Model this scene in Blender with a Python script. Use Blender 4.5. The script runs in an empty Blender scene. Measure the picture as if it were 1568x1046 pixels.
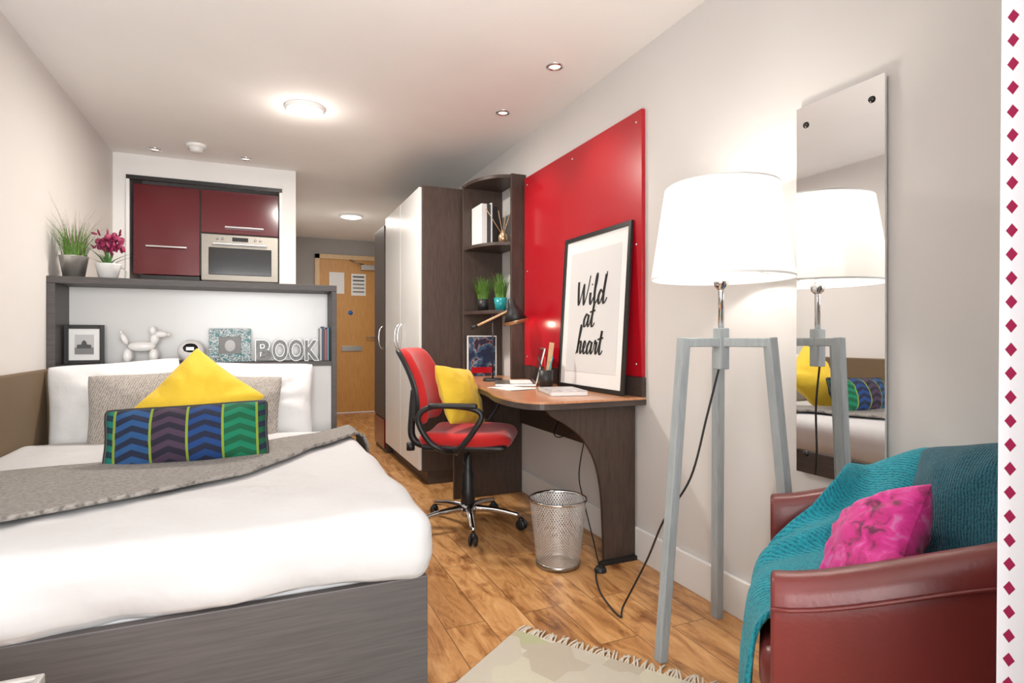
import bpy, math, random
from mathutils import Vector, Matrix, noise, Euler
random.seed(7)
R=math.radians
sc=bpy.context.scene
try:
    sc.view_settings.view_transform='Standard'
    sc.view_settings.look='None'
except Exception as e: print(e)

# ---------------- materials ----------------
def newmat(name):
    m=bpy.data.materials.new(name); m.use_nodes=True
    nt=m.node_tree; b=nt.nodes['Principled BSDF']
    return m,nt,b
def ramp(nt,stops,interp='LINEAR'):
    r=nt.nodes.new('ShaderNodeValToRGB'); cr=r.color_ramp; cr.interpolation=interp
    while len(cr.elements)<len(stops): cr.elements.new(0.5)
    for e,(p,c) in zip(cr.elements,stops):
        e.position=p; e.color=(c[0],c[1],c[2],1)
    return r
def coords(nt,kind='Object',scale=(1,1,1),rot=(0,0,0)):
    t=nt.nodes.new('ShaderNodeTexCoord'); m=nt.nodes.new('ShaderNodeMapping')
    m.inputs['Scale'].default_value=scale; m.inputs['Rotation'].default_value=rot
    nt.links.new(t.outputs[kind],m.inputs['Vector']); return m.outputs['Vector']
def math_(nt,op,a,b=None,c=None):
    n=nt.nodes.new('ShaderNodeMath'); n.operation=op
    for i,v in enumerate((a,b,c)):
        if v is None: continue
        if isinstance(v,(int,float)): n.inputs[i].default_value=v
        else: nt.links.new(v,n.inputs[i])
    return n.outputs[0]
def addbump(nt,b,out,strength=.2,dist=.01):
    bn=nt.nodes.new('ShaderNodeBump'); bn.inputs['Strength'].default_value=strength; bn.inputs['Distance'].default_value=dist
    nt.links.new(out,bn.inputs['Height']); nt.links.new(bn.outputs['Normal'],b.inputs['Normal'])
def mat(name,col,rough=.5,metal=0,es=0,ecol=None,var=0,vscale=3,bump=0,bscale=60,bdist=.004,sheen=0,coat=0,stretch=(1,1,1)):
    m,nt,b=newmat(name)
    b.inputs['Base Color'].default_value=(*col,1); b.inputs['Roughness'].default_value=rough; b.inputs['Metallic'].default_value=metal
    if es:
        b.inputs['Emission Color'].default_value=(*(ecol or col),1); b.inputs['Emission Strength'].default_value=es
    if sheen: b.inputs['Sheen Weight'].default_value=sheen
    if coat: b.inputs['Coat Weight'].default_value=coat; b.inputs['Coat Roughness'].default_value=.08
    v=coords(nt,'Object',stretch)
    n=nt.nodes.new('ShaderNodeTexNoise'); n.inputs['Scale'].default_value=vscale; n.inputs['Detail'].default_value=4
    nt.links.new(v,n.inputs['Vector'])
    k=max(var,.015)
    r=ramp(nt,[(.3,tuple(c*(1-k) for c in col)),(.7,tuple(min(1,c*(1+k)) for c in col))])
    nt.links.new(n.outputs['Fac'],r.inputs['Fac']); nt.links.new(r.outputs['Color'],b.inputs['Base Color'])
    if bump:
        n2=nt.nodes.new('ShaderNodeTexNoise'); n2.inputs['Scale'].default_value=bscale; n2.inputs['Detail'].default_value=3
        nt.links.new(v,n2.inputs['Vector']); addbump(nt,b,n2.outputs['Fac'],bump,bdist)
    return m
def wood(name,c1,c2,rough=.45,scale=(1,1,1),s=18,bump=.1,coat=0):
    m,nt,b=newmat(name)
    v=coords(nt,'Object',scale)
    n=nt.nodes.new('ShaderNodeTexNoise'); n.inputs['Scale'].default_value=s; n.inputs['Detail'].default_value=6; n.inputs['Roughness'].default_value=.6
    nt.links.new(v,n.inputs['Vector'])
    r=ramp(nt,[(.3,c1),(.7,c2)]); nt.links.new(n.outputs['Fac'],r.inputs['Fac'])
    nt.links.new(r.outputs['Color'],b.inputs['Base Color']); b.inputs['Roughness'].default_value=rough
    if coat: b.inputs['Coat Weight'].default_value=coat
    addbump(nt,b,n.outputs['Fac'],bump,.002)
    return m

m_ceil=mat('ceiling_paint',(.88,.87,.855),.9)
m_wall=mat('wall_paint',(.66,.64,.625),.85,bump=.03,bscale=200)
m_wallL=mat('wall_paint_left',(.66,.635,.61),.85,bump=.03,bscale=200)
m_wallW=mat('wall_white',(.80,.795,.78),.8)
m_wallG=mat('wall_grey',(.36,.34,.325),.85)
m_trim=mat('trim_white',(.82,.82,.81),.4)
m_dark=wood('dark_wood',(.040,.025,.019),(.072,.046,.035),.45,(6,6,.7),14)
m_darkh=wood('dark_wood_h',(.045,.031,.027),(.075,.054,.046),.4,(.7,6,6),14)
m_bed=wood('bed_wood',(.060,.053,.053),(.090,.080,.079),.55,(.8,.8,22),7,.10)
m_shelf=wood('shelf_wood',(.050,.043,.041),(.078,.068,.065),.5,(.8,5,8),14)
m_desk=wood('desk_wood',(.46,.20,.095),(.60,.30,.155),.28,(6,.8,1),10,.03,.2)
m_white=mat('white_laminate',(.70,.70,.69),.25)
m_panel=mat('headboard_panel',(.60,.595,.585),.4)
m_door=wood('oak_door',(.48,.225,.05),(.60,.31,.09),.45,(8,8,.8),8,.05)
m_oak=wood('oak_frame',(.60,.40,.20),(.70,.49,.27),.45,(8,8,.8),8,.05)
m_redk=mat('red_gloss',(.115,.003,.009),.15,coat=.4)
m_redb=mat('red_board',(.43,.005,.014),.25,coat=.2)
m_steel=mat('steel',(.42,.405,.38),.32,1)
m_oven=mat('brushed_oven_steel',(.25,.23,.20),.42,.75,stretch=(1,1,30),var=.06,vscale=12)
m_chrome=mat('chrome',(.70,.70,.71),.12,1)
m_blackg=mat('black_glass',(.010,.009,.009),.12)
m_black=mat('black_plastic',(.012,.012,.013),.45)
m_blackf=mat('black_frame',(.012,.012,.012),.35)
m_paper=mat('paper',(.80,.80,.79),.7)
m_linen=mat('white_linen',(.53,.525,.53),.85,bump=.3,bscale=7,bdist=.025,sheen=.05)
m_pil=mat('pillow_linen',(.70,.695,.695),.85,bump=.35,bscale=9,bdist=.02,sheen=.05)
m_redf=mat('red_fabric',(.50,.008,.008),.85,bump=.3,bscale=300,sheen=.2)
m_yel=mat('yellow_fabric',(.70,.47,.028),.85,bump=.3,bscale=90,bdist=.006,sheen=.12)
m_greyw=wood('grey_painted_wood',(.29,.325,.34),(.39,.42,.43),.6,(8,8,1),10,.1)
m_leather=mat('oxblood_leather',(.155,.024,.022),.34,bump=.14,bscale=130,bdist=.002,var=.12,vscale=5)
m_brownp=mat('brown_upholstery',(.135,.088,.045),.6,bump=.1,bscale=200)
m_green=mat('grass_green',(.10,.22,.03),.6,var=.4,vscale=40)
m_greend=mat('leaf_green',(.05,.14,.03),.5,var=.3,vscale=30)
m_mag=mat('magenta_petal',(.22,.006,.055),.6,var=.4,vscale=60)
m_ceramic=mat('white_ceramic',(.80,.80,.79),.2)
m_zinc=mat('zinc',(.66,.65,.62),.28,.9)
m_letter=mat('galvanised_letter',(.13,.13,.13),.45,.3,var=.3,vscale=40)
m_lrim=mat('letter_rim',(.55,.55,.54),.35,.4)
m_teal=mat('teal_pot',(.02,.30,.32),.25)
m_lightw=mat('light_wood',(.62,.40,.22),.5,var=.15,vscale=20)
m_brass=mat('brass',(.55,.36,.2),.3,.8)
m_mirror=mat('mirror_glass',(.9,.9,.9),.0,1)
for n in m_mirror.node_tree.nodes:
    if n.type=='VALTORGB':
        for e in n.color_ramp.elements: e.color=(.9,.9,.9,1)
m_bulb=mat('lamp_glow',(1,.97,.92),.5,es=5)
m_spot=mat('spot_glow',(1,.95,.88),.5,es=1.0)
m_inkb=mat('ink',(.01,.01,.01),.7)

def floor_mat():
    m,nt,b=newmat('oak_planks')
    v=coords(nt,'Object',(1,1,1),(0,0,R(90)))
    br=nt.nodes.new('ShaderNodeTexBrick'); br.offset=.37
    br.inputs['Color1'].default_value=(0,0,0,1); br.inputs['Color2'].default_value=(1,1,1,1); br.inputs['Mortar'].default_value=(.5,.5,.5,1)
    br.inputs['Scale'].default_value=1; br.inputs['Mortar Size'].default_value=.0015; br.inputs['Brick Width'].default_value=.80; br.inputs['Row Height'].default_value=.145
    nt.links.new(v,br.inputs['Vector'])
    t=nt.nodes.new('ShaderNodeTexCoord')
    add=nt.nodes.new('ShaderNodeVectorMath'); add.operation='MULTIPLY_ADD'
    nt.links.new(br.outputs['Color'],add.inputs[0]); add.inputs[1].default_value=(7,5,3); nt.links.new(t.outputs['Object'],add.inputs[2])
    mp=nt.nodes.new('ShaderNodeMapping'); mp.inputs['Scale'].default_value=(9,1.9,1); nt.links.new(add.outputs[0],mp.inputs['Vector'])
    n=nt.nodes.new('ShaderNodeTexNoise'); n.inputs['Scale'].default_value=2.2; n.inputs['Detail'].default_value=8; n.inputs['Roughness'].default_value=.66; n.inputs['Distortion'].default_value=.9
    nt.links.new(mp.outputs[0],n.inputs['Vector'])
    r=ramp(nt,[(.30,(.19,.075,.022)),(.41,(.41,.185,.062)),(.52,(.58,.295,.11)),(.68,(.70,.40,.175))]); nt.links.new(n.outputs['Fac'],r.inputs['Fac'])
    kn=nt.nodes.new('ShaderNodeTexNoise'); kn.inputs['Scale'].default_value=6.5; kn.inputs['Detail'].default_value=3; nt.links.new(add.outputs[0],kn.inputs['Vector'])
    kr=ramp(nt,[(.60,(1,1,1)),(.69,(.62,.50,.42)),(.80,(.40,.30,.24))]); nt.links.new(kn.outputs['Fac'],kr.inputs['Fac'])
    rt=ramp(nt,[(0,(.78,.72,.66)),(1,(1.0,1.0,1.0))]); nt.links.new(br.outputs['Color'],rt.inputs['Fac'])
    def mul(a,b_):
        mx=nt.nodes.new('ShaderNodeMix'); mx.data_type='RGBA'; mx.blend_type='MULTIPLY'; mx.inputs[0].default_value=1
        nt.links.new(a,mx.inputs[6]); nt.links.new(b_,mx.inputs[7]); return mx.outputs[2]
    c=mul(mul(r.outputs['Color'],rt.outputs['Color']),kr.outputs['Color'])
    mx2=nt.nodes.new('ShaderNodeMix'); mx2.data_type='RGBA'; nt.links.new(br.outputs['Fac'],mx2.inputs[0])
    nt.links.new(c,mx2.inputs[6]); mx2.inputs[7].default_value=(.15,.07,.028,1)
    nt.links.new(mx2.outputs[2],b.inputs['Base Color']); b.inputs['Roughness'].default_value=.34
    addbump(nt,b,n.outputs['Fac'],.05,.003)
    return m
m_floor=floor_mat()

def knit(name,c1,c2,scale=60,bumpv=.5,rot=45):
    m,nt,b=newmat(name)
    v=coords(nt,'Object',(1,1,1),(0,0,R(rot)))
    w=nt.nodes.new('ShaderNodeTexWave'); w.inputs['Scale'].default_value=scale; w.inputs['Distortion'].default_value=2.5; w.inputs['Detail'].default_value=2; w.inputs['Detail Scale'].default_value=3
    nt.links.new(v,w.inputs['Vector'])
    n=nt.nodes.new('ShaderNodeTexVoronoi'); n.inputs['Scale'].default_value=scale*3; nt.links.new(v,n.inputs['Vector'])
    f=math_(nt,'MULTIPLY_ADD',w.outputs['Fac'],.5,math_(nt,'MULTIPLY',n.outputs['Distance'],.6))
    r=ramp(nt,[(.15,c1),(.7,c2)]); nt.links.new(f,r.inputs['Fac']); nt.links.new(r.outputs['Color'],b.inputs['Base Color'])
    b.inputs['Roughness'].default_value=.9; b.inputs['Sheen Weight'].default_value=.12
    addbump(nt,b,f,bumpv,.006); return m
m_throw=knit('grey_knit',(.11,.097,.084),(.27,.245,.222),28,.8)
m_greyc=knit('grey_tweed',(.20,.175,.155),(.40,.365,.33),34,.4,20)
m_tealt=knit('teal_throw',(.0,.14,.20),(.008,.31,.39),48,.6,30)
m_tealc=knit('teal_waffle',(.003,.045,.07),(.012,.11,.15),60,.5,0)
def pinkmat():
    m,nt,b=newmat('pink_velvet')
    v=coords(nt,'Object')
    n=nt.nodes.new('ShaderNodeTexNoise'); n.inputs['Scale'].default_value=34; n.inputs['Detail'].default_value=7; n.inputs['Distortion'].default_value=.8; nt.links.new(v,n.inputs['Vector'])
    r=ramp(nt,[(.34,(.14,.008,.06)),(.44,(.52,.012,.19)),(.58,(.66,.02,.28)),(.70,(.62,.14,.38))]); nt.links.new(n.outputs['Fac'],r.inputs['Fac']); nt.links.new(r.outputs['Color'],b.inputs['Base Color'])
    b.inputs['Roughness'].default_value=.7; b.inputs['Sheen Weight'].default_value=.2; addbump(nt,b,n.outputs['Fac'],.3,.006); return m
m_pink=pinkmat()
def chevron():
    m,nt,b=newmat('chevron_fabric')
    t=nt.nodes.new('ShaderNodeTexCoord'); s=nt.nodes.new('ShaderNodeSeparateXYZ'); nt.links.new(t.outputs['Object'],s.inputs[0])
    x=math_(nt,'ADD',s.outputs['X'],.275)
    xn=math_(nt,'DIVIDE',x,.55)
    p=math_(nt,'DIVIDE',math_(nt,'SUBTRACT',x,.05),.112)
    fr=math_(nt,'FRACT',p)
    tri=math_(nt,'ABSOLUTE',math_(nt,'SUBTRACT',fr,.5))
    q=math_(nt,'MULTIPLY_ADD',tri,1.1,math_(nt,'MULTIPLY',s.outputs['Y'],24))
    st=math_(nt,'GREATER_THAN',math_(nt,'FRACT',q),.5)
    A=[(0,(.0,.025,.04)),(.091,(.012,.06,.17)),(.295,(.045,.025,.05)),(.498,(.004,.035,.14)),(.702,(.0,.075,.03)),(.905,(.0,.07,.03))]
    B=[(0,(.0,.13,.10)),(.091,(.006,.012,.035)),(.295,(.010,.008,.02)),(.498,(.006,.010,.03)),(.702,(.0,.14,.07)),(.905,(.006,.010,.03))]
    ra=ramp(nt,A,'CONSTANT'); rb=ramp(nt,B,'CONSTANT'); nt.links.new(xn,ra.inputs[0]); nt.links.new(xn,rb.inputs[0])
    mx=nt.nodes.new('ShaderNodeMix'); mx.data_type='RGBA'; nt.links.new(st,mx.inputs[0]); nt.links.new(ra.outputs[0],mx.inputs[6]); nt.links.new(rb.outputs[0],mx.inputs[7])
    lime=math_(nt,'GREATER_THAN',tri,.465)
    mx2=nt.nodes.new('ShaderNodeMix'); mx2.data_type='RGBA'; nt.links.new(lime,mx2.inputs[0]); nt.links.new(mx.outputs[2],mx2.inputs[6]); mx2.inputs[7].default_value=(.18,.25,.02,1)
    nt.links.new(mx2.outputs[2],b.inputs['Base Color']); b.inputs['Roughness'].default_value=.9; return m
m_chev=chevron()
def rugmat():
    m,nt,b=newmat('rug_wool')
    v=coords(nt,'Object',(1,1,1),(0,0,R(10)))
    vo=nt.nodes.new('ShaderNodeTexVoronoi'); vo.distance='MANHATTAN'; vo.inputs['Scale'].default_value=5.5; vo.inputs['Randomness'].default_value=.9; nt.links.new(v,vo.inputs['Vector'])
    s=nt.nodes.new('ShaderNodeSeparateColor'); nt.links.new(vo.outputs['Color'],s.inputs[0])
    r=ramp(nt,[(0,(.44,.38,.30)),(.22,(.50,.45,.37)),(.42,(.40,.40,.24)),(.55,(.55,.50,.42)),(.72,(.46,.37,.26)),(.86,(.53,.49,.38))],'CONSTANT'); nt.links.new(s.outputs[0],r.inputs[0])
    nt.links.new(r.outputs[0],b.inputs['Base Color']); b.inputs['Roughness'].default_value=.95
    n=nt.nodes.new('ShaderNodeTexNoise'); n.inputs['Scale'].default_value=250; nt.links.new(v,n.inputs['Vector']); addbump(nt,b,n.outputs[0],.4,.004); return m
m_rug=rugmat()
m_fringe=mat('fringe_wool',(.60,.53,.43),.9)
def curtmat():
    m,nt,b=newmat('dotted_curtain')
    t=nt.nodes.new('ShaderNodeTexCoord'); s=nt.nodes.new('ShaderNodeSeparateXYZ'); nt.links.new(t.outputs['UV'],s.inputs[0])
    k=44.
    uu=math_(nt,'MULTIPLY',s.outputs['X'],k*1.25); col=math_(nt,'FLOOR',uu)
    fu=math_(nt,'SUBTRACT',math_(nt,'FRACT',uu),.5)
    vv=math_(nt,'MULTIPLY_ADD',s.outputs['Y'],k,math_(nt,'MULTIPLY',col,.5)); fv=math_(nt,'SUBTRACT',math_(nt,'FRACT',vv),.5)
    dd=math_(nt,'ADD',math_(nt,'MULTIPLY',math_(nt,'ABSOLUTE',fu),.9),math_(nt,'MULTIPLY',math_(nt,'ABSOLUTE',fv),.7))
    f=math_(nt,'LESS_THAN',dd,.21)
    r=ramp(nt,[(0,(.22,.21,.215)),(1,(.085,.003,.016))],'LINEAR'); nt.links.new(f,r.inputs[0]); nt.links.new(r.outputs[0],b.inputs['Base Color']); b.inputs['Roughness'].default_value=.9; b.inputs['Specular IOR Level'].default_value=.1; return m
m_curt=curtmat()
def shademat():
    m=bpy.data.materials.new('lamp_shade_fabric'); m.use_nodes=True; nt=m.node_tree; nt.nodes.clear()
    o=nt.nodes.new('ShaderNodeOutputMaterial'); d=nt.nodes.new('ShaderNodeBsdfDiffuse'); tr=nt.nodes.new('ShaderNodeBsdfTranslucent'); mx=nt.nodes.new('ShaderNodeMixShader'); mx.inputs[0].default_value=.4
    d.inputs[0].default_value=(.80,.79,.77,1); tr.inputs[0].default_value=(.80,.78,.74,1)
    e=nt.nodes.new('ShaderNodeEmission'); e.inputs[0].default_value=(1,.985,.96,1); e.inputs[1].default_value=.12
    ad=nt.nodes.new('ShaderNodeAddShader')
    n=nt.nodes.new('ShaderNodeTexNoise'); n.inputs['Scale'].default_value=300; bp=nt.nodes.new('ShaderNodeBump'); bp.inputs['Strength'].default_value=.1
    nt.links.new(n.outputs[0],bp.inputs['Height']); nt.links.new(bp.outputs[0],d.inputs['Normal'])
    nt.links.new(d.outputs[0],mx.inputs[1]); nt.links.new(tr.outputs[0],mx.inputs[2]); nt.links.new(mx.outputs[0],ad.inputs[0]); nt.links.new(e.outputs[0],ad.inputs[1]); nt.links.new(ad.outputs[0],o.inputs[0]); return m
m_shade=shademat()
def meshmat():
    m,nt,b=newmat('wire_mesh')
    b.inputs['Base Color'].default_value=(.75,.75,.75,1); b.inputs['Metallic'].default_value=.6; b.inputs['Roughness'].default_value=.4
    t=nt.nodes.new('ShaderNodeTexCoord'); s=nt.nodes.new('ShaderNodeSeparateXYZ'); nt.links.new(t.outputs['UV'],s.inputs[0])
    p=math_(nt,'ADD',math_(nt,'MULTIPLY',s.outputs['X'],60),math_(nt,'MULTIPLY',s.outputs['Y'],22)); q=math_(nt,'SUBTRACT',math_(nt,'MULTIPLY',s.outputs['X'],60),math_(nt,'MULTIPLY',s.outputs['Y'],22))
    a=math_(nt,'LESS_THAN',math_(nt,'FRACT',p),.30); c=math_(nt,'LESS_THAN',math_(nt,'FRACT',q),.30)
    nt.links.new(math_(nt,'MAXIMUM',a,c),b.inputs['Alpha']); return m
m_wire=meshmat()
def artmat(name,stops,scale,kind='CONSTANT'):
    m,nt,b=newmat(name); v=coords(nt,'Object')
    n=nt.nodes.new('ShaderNodeTexNoise'); n.inputs['Scale'].default_value=scale; n.inputs['Detail'].default_value=3; nt.links.new(v,n.inputs['Vector'])
    r=ramp(nt,stops,kind); nt.links.new(n.outputs[0],r.inputs[0]); nt.links.new(r.outputs[0],b.inputs['Base Color']); b.inputs['Roughness'].default_value=.4; return m
m_mag_cover=artmat('magazine_cover',[(0,(.01,.02,.06)),(.47,(.04,.09,.17)),(.54,(.25,.29,.33)),(.57,(.12,.02,.03)),(.60,(.015,.02,.05))],11)
m_patt=artmat('teal_pattern',[(0,(.02,.16,.18)),(.44,(.5,.54,.54)),(.5,(.03,.13,.15)),(.56,(.55,.57,.57)),(.62,(.02,.10,.12))],38)
m_sky=mat('print_sky',(.5,.5,.5),.5); m_dgrey=mat('print_dark',(.06,.06,.06),.5); m_mgrey=mat('print_mid',(.2,.2,.2),.5)

# ---------------- geometry helpers ----------------
def group(name,loc=(0,0,0),rz=0):
    e=bpy.data.objects.new(name,None); e.empty_display_size=.1; e.location=loc; e.rotation_euler=(0,0,R(rz)); sc.collection.objects.link(e); return e
def add(name,v,f,m,parent=None,smooth=False,loc=None,rot=None,M=None,uv=None):
    me=bpy.data.meshes.new(name); me.from_pydata([tuple(p) for p in v],[],f); me.update()
    if smooth:
        for p in me.polygons: p.use_smooth=True
    o=bpy.data.objects.new(name,me); sc.collection.objects.link(o)
    if m: me.materials.append(m)
    if uv:
        l=me.uv_layers.new(name='UVMap')
        for lp in me.loops: l.data[lp.index].uv=uv[lp.vertex_index]
    if loc: o.location=loc
    if rot: o.rotation_euler=rot
    if M is not None: o.matrix_world=M
    if parent: o.parent=parent
    return o
def bev(o,w,s=2):
    b=o.modifiers.new('bevel','BEVEL'); b.width=w; b.segments=s; b.limit_method='ANGLE'; b.angle_limit=R(40); return o
def box(name,x,y,z,m,parent=None,b=0.002,loc=None,rot=None):
    v=[(i,j,k) for i in x for j in y for k in z]
    f=[(0,1,3,2),(4,6,7,5),(0,4,5,1),(2,3,7,6),(0,2,6,4),(1,5,7,3)]
    o=add(name,v,f,m,parent,loc=loc,rot=rot)
    if b: bev(o,b)
    return o
def prism(name,poly,z0,z1,m,parent=None,b=.003,axis='z',smooth=False):
    n=len(poly)
    def P(a,c,h): return (a,c,h) if axis=='z' else ((a,h,c) if axis=='y' else (h,a,c))
    v=[P(a,c,z0) for a,c in poly]+[P(a,c,z1) for a,c in poly]
    f=[tuple(range(n)),tuple(range(2*n-1,n-1,-1))]+[(i,i+n,(i+1)%n+n,(i+1)%n) for i in range(n)]
    o=add(name,v,f,m,parent)
    import bmesh
    bm=bmesh.new(); bm.from_mesh(o.data); bmesh.ops.recalc_face_normals(bm,faces=bm.faces); bm.to_mesh(o.data); bm.free()
    if b: bev(o,b)
    return o
def rbox(name,x,y,z,r,n,m,parent=None,fn=None,loc=None,rot=None,M=None):
    lo=Vector((x[0],y[0],z[0])); hi=Vector((x[1],y[1],z[1]))
    nx,ny,nz=n; vid={}; V=[]; F=[]
    def vert(i,j,k):
        key=(i,j,k)
        if key not in vid:
            def q(t,nn): 
                t=t/nn; return .5-.5*math.cos(math.pi*t)*1.0 if nn<16 else t
            p=Vector((lo.x+(hi.x-lo.x)*q(i,nx),lo.y+(hi.y-lo.y)*q(j,ny),lo.z+(hi.z-lo.z)*q(k,nz)))
            inn=Vector([min(max(p[a],lo[a]+min(r,(hi[a]-lo[a])/2.001)),hi[a]-min(r,(hi[a]-lo[a])/2.001)) for a in range(3)])
            d=p-inn
            if d.length>1e-7: 
                rr=Vector([min(r,(hi[a]-lo[a])/2.001) for a in range(3)])
                dn=Vector([d[a]/rr[a] for a in range(3)]).normalized(); p=inn+Vector([dn[a]*rr[a] for a in range(3)])
            if fn: p=Vector(fn(p))
            vid[key]=len(V); V.append(p)
        return vid[key]
    for i in range(nx):
        for j in range(ny):
            F.append((vert(i,j,0),vert(i,j+1,0),vert(i+1,j+1,0),vert(i+1,j,0))); F.append((vert(i,j,nz),vert(i+1,j,nz),vert(i+1,j+1,nz),vert(i,j+1,nz)))
    for i in range(nx):
        for k in range(nz):
            F.append((vert(i,0,k),vert(i+1,0,k),vert(i+1,0,k+1),vert(i,0,k+1))); F.append((vert(i,ny,k),vert(i,ny,k+1),vert(i+1,ny,k+1),vert(i+1,ny,k)))
    for j in range(ny):
        for k in range(nz):
            F.append((vert(0,j,k),vert(0,j,k+1),vert(0,j+1,k+1),vert(0,j+1,k))); F.append((vert(nx,j,k),vert(nx,j+1,k),vert(nx,j+1,k+1),vert(nx,j,k+1)))
    return add(name,V,F,m,parent,True,loc,rot,M)
def lathe(name,prof,m,parent=None,loc=(0,0,0),seg=32,rot=None,smooth=True,uv=False):
    V=[];F=[];U=[]
    n=len(prof); w=seg+1 if uv else seg
    for i in range(w):
        a=2*math.pi*i/seg
        for j,(r,z) in enumerate(prof): V.append((r*math.cos(a),r*math.sin(a),z)); U.append((i/seg,j/(n-1)))
    for i in range(seg):
        for j in range(n-1):
            a=i*n+j; b_=((i+1)%w)*n+j; F.append((a,b_,b_+1,a+1))
    o=add(name,V,F,m,parent,smooth,loc,rot,uv=U if uv else None)
    return o
def cr(pts,k=8,cyc=False):
    P=[Vector(p) for p in pts]; n=len(P); out=[]
    rng=range(n if cyc else n-1)
    for i in rng:
        if cyc: a,b,c,d=P[(i-1)%n],P[i],P[(i+1)%n],P[(i+2)%n]
        else: a,b,c,d=P[max(i-1,0)],P[i],P[i+1],P[min(i+2,n-1)]
        for j in range(k):
            t=j/k; out.append(.5*((2*b)+(c-a)*t+(2*a-5*b+4*c-d)*t*t+(3*b-a-3*c+d)*t**3))
    if not cyc: out.append(P[-1])
    return out
def tubegeo(pts,r,seg=8,k=8,smoothp=True,rfn=None):
    P=cr(pts,k) if smoothp else [Vector(p) for p in pts]
    V=[];F=[]; up=None; n=len(P)
    for i,p in enumerate(P):
        t=(P[min(i+1,n-1)]-P[max(i-1,0)]).normalized()
        if up is None:
            up=Vector((0,0,1)) if abs(t.z)<.9 else Vector((1,0,0))
        up=(up-t*up.dot(t)).normalized(); s=t.cross(up); rr=rfn(i/(n-1)) if rfn else r
        for q in range(seg):
            a=2*math.pi*q/seg; V.append(p+(up*math.cos(a)+s*math.sin(a))*rr)
    for i in range(n-1):
        for q in range(seg):
            F.append((i*seg+q,i*seg+(q+1)%seg,(i+1)*seg+(q+1)%seg,(i+1)*seg+q))
    F.append(tuple(range(seg-1,-1,-1))); F.append(tuple((n-1)*seg+q for q in range(seg)))
    return V,F
def tube(name,pts,r,m,parent=None,seg=8,k=8,smoothp=True,rfn=None):
    V,F=tubegeo(pts,r,seg,k,smoothp,rfn); return add(name,V,F,m,parent,True)
def merge(geos):
    V=[];F=[]
    for v,f in geos:
        o=len(V); V+=list(v); F+=[tuple(i+o for i in q) for q in f]
    return V,F
def ell(c,r,seg=14,rings=9,M=None):
    V=[];F=[]
    for j in range(rings+1):
        ph=math.pi*j/rings
        for i in range(seg):
            a=2*math.pi*i/seg; p=Vector((r[0]*math.sin(ph)*math.cos(a),r[1]*math.sin(ph)*math.sin(a),r[2]*math.cos(ph)))
            if M: p=M@p
            V.append(p+Vector(c))
    for j in range(rings):
        for i in range(seg): F.append((j*seg+i,(j+1)*seg+i,(j+1)*seg+(i+1)%seg,j*seg+(i+1)%seg))
    return V,F
def beam(name,p,q,w,m,parent=None):
    p=Vector(p);q=Vector(q);t=(q-p).normalized(); ref=Vector((0,0,1)) if abs(t.z)<.8 else Vector((1,0,0))
    a=t.cross(ref).normalized()*w/2; b_=t.cross(a).normalized()*w/2
    V=[c+s1*a+s2*b_ for c in (p,q) for s1,s2 in((-1,-1),(1,-1),(1,1),(-1,1))]
    F=[(0,1,2,3),(7,6,5,4)]+[(i,i+4,(i+1)%4+4,(i+1)%4) for i in range(4)]
    o=add(name,V,F,m,parent)
    import bmesh
    bm=bmesh.new(); bm.from_mesh(o.data); bmesh.ops.recalc_face_normals(bm,faces=bm.faces); bm.to_mesh(o.data); bm.free()
    return bev(o,.003)
def pillow(name,w,h,t,m,loc,az=0,lean=20,spin=0,pinch=.07,n=32,wr=.006,seed=0,piping=None,ex=.52,bend=0):
    V=[];F=[]
    for side in (1,-1):
        for i in range(n+1):
            for j in range(n+1):
                u=-1+2*i/n; v=-1+2*j/n
                u_=math.sin(u*math.pi/2)*.6+u*.4; v_=math.sin(v*math.pi/2)*.6+v*.4
                cf=1-.06*(u_*u_*v_*v_)**2
                x=w/2*u_*(1-pinch*(1-v_*v_))*cf; y=h/2*v_*(1-pinch*(1-u_*u_))*cf
                e=max(0,(1-u_*u_)*(1-v_*v_)); z=side*t/2*e**ex
                q=noise.noise(Vector((x*7+seed,y*7,side*3)))*wr*2*e**.3+noise.noise(Vector((x*18+seed,y*18,side*5)))*wr*e**.3
                # radial creases towards the corners
                ang=math.atan2(v_,u_); rad=min(1,math.hypot(u_,v_)); q+=wr*.7*math.sin(ang*11+seed)*rad*e**.4
                sag=bend*((u_*u_+v_*v_)/2)
                V.append((x,y,(z+side*q if e>0 else 0)+sag))
    o=(n+1)**2
    for i in range(n):
        for j in range(n):
            a=i*(n+1)+j; F.append((a,a+n+1,a+n+2,a+1)); F.append((o+a,o+a+1,o+a+n+2,o+a+n+1))
    M=Matrix.Translation(loc)@Matrix.Rotation(R(az),4,'Z')@Matrix.Rotation(R(90-lean),4,'X')@Matrix.Rotation(R(spin),4,'Z')
    if piping:
        e=group(name); ob=add('cushion_body',V,F,m,None,True); ob.matrix_world=M; ob.parent=e
        pts=[]
        for k in range(4):
            for q in range(12):
                s=-1+2*q/12
                u,v=[(s,-1),(1,s),(-s,1),(-1,-s)][k]
                cf=1-.06*(u*u*v*v)**2
                pts.append((w/2*u*(1-pinch*(1-v*v))*cf,h/2*v*(1-pinch*(1-u*u))*cf,0))
        pts.append(pts[0])
        VV,FF=tubegeo(pts,.006,8,2); p2=add('piping',VV,FF,piping,None,True); p2.matrix_world=M; p2.parent=e
        return e
    ob=add(name,V,F,m,None,True); ob.matrix_world=M
    return ob
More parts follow.
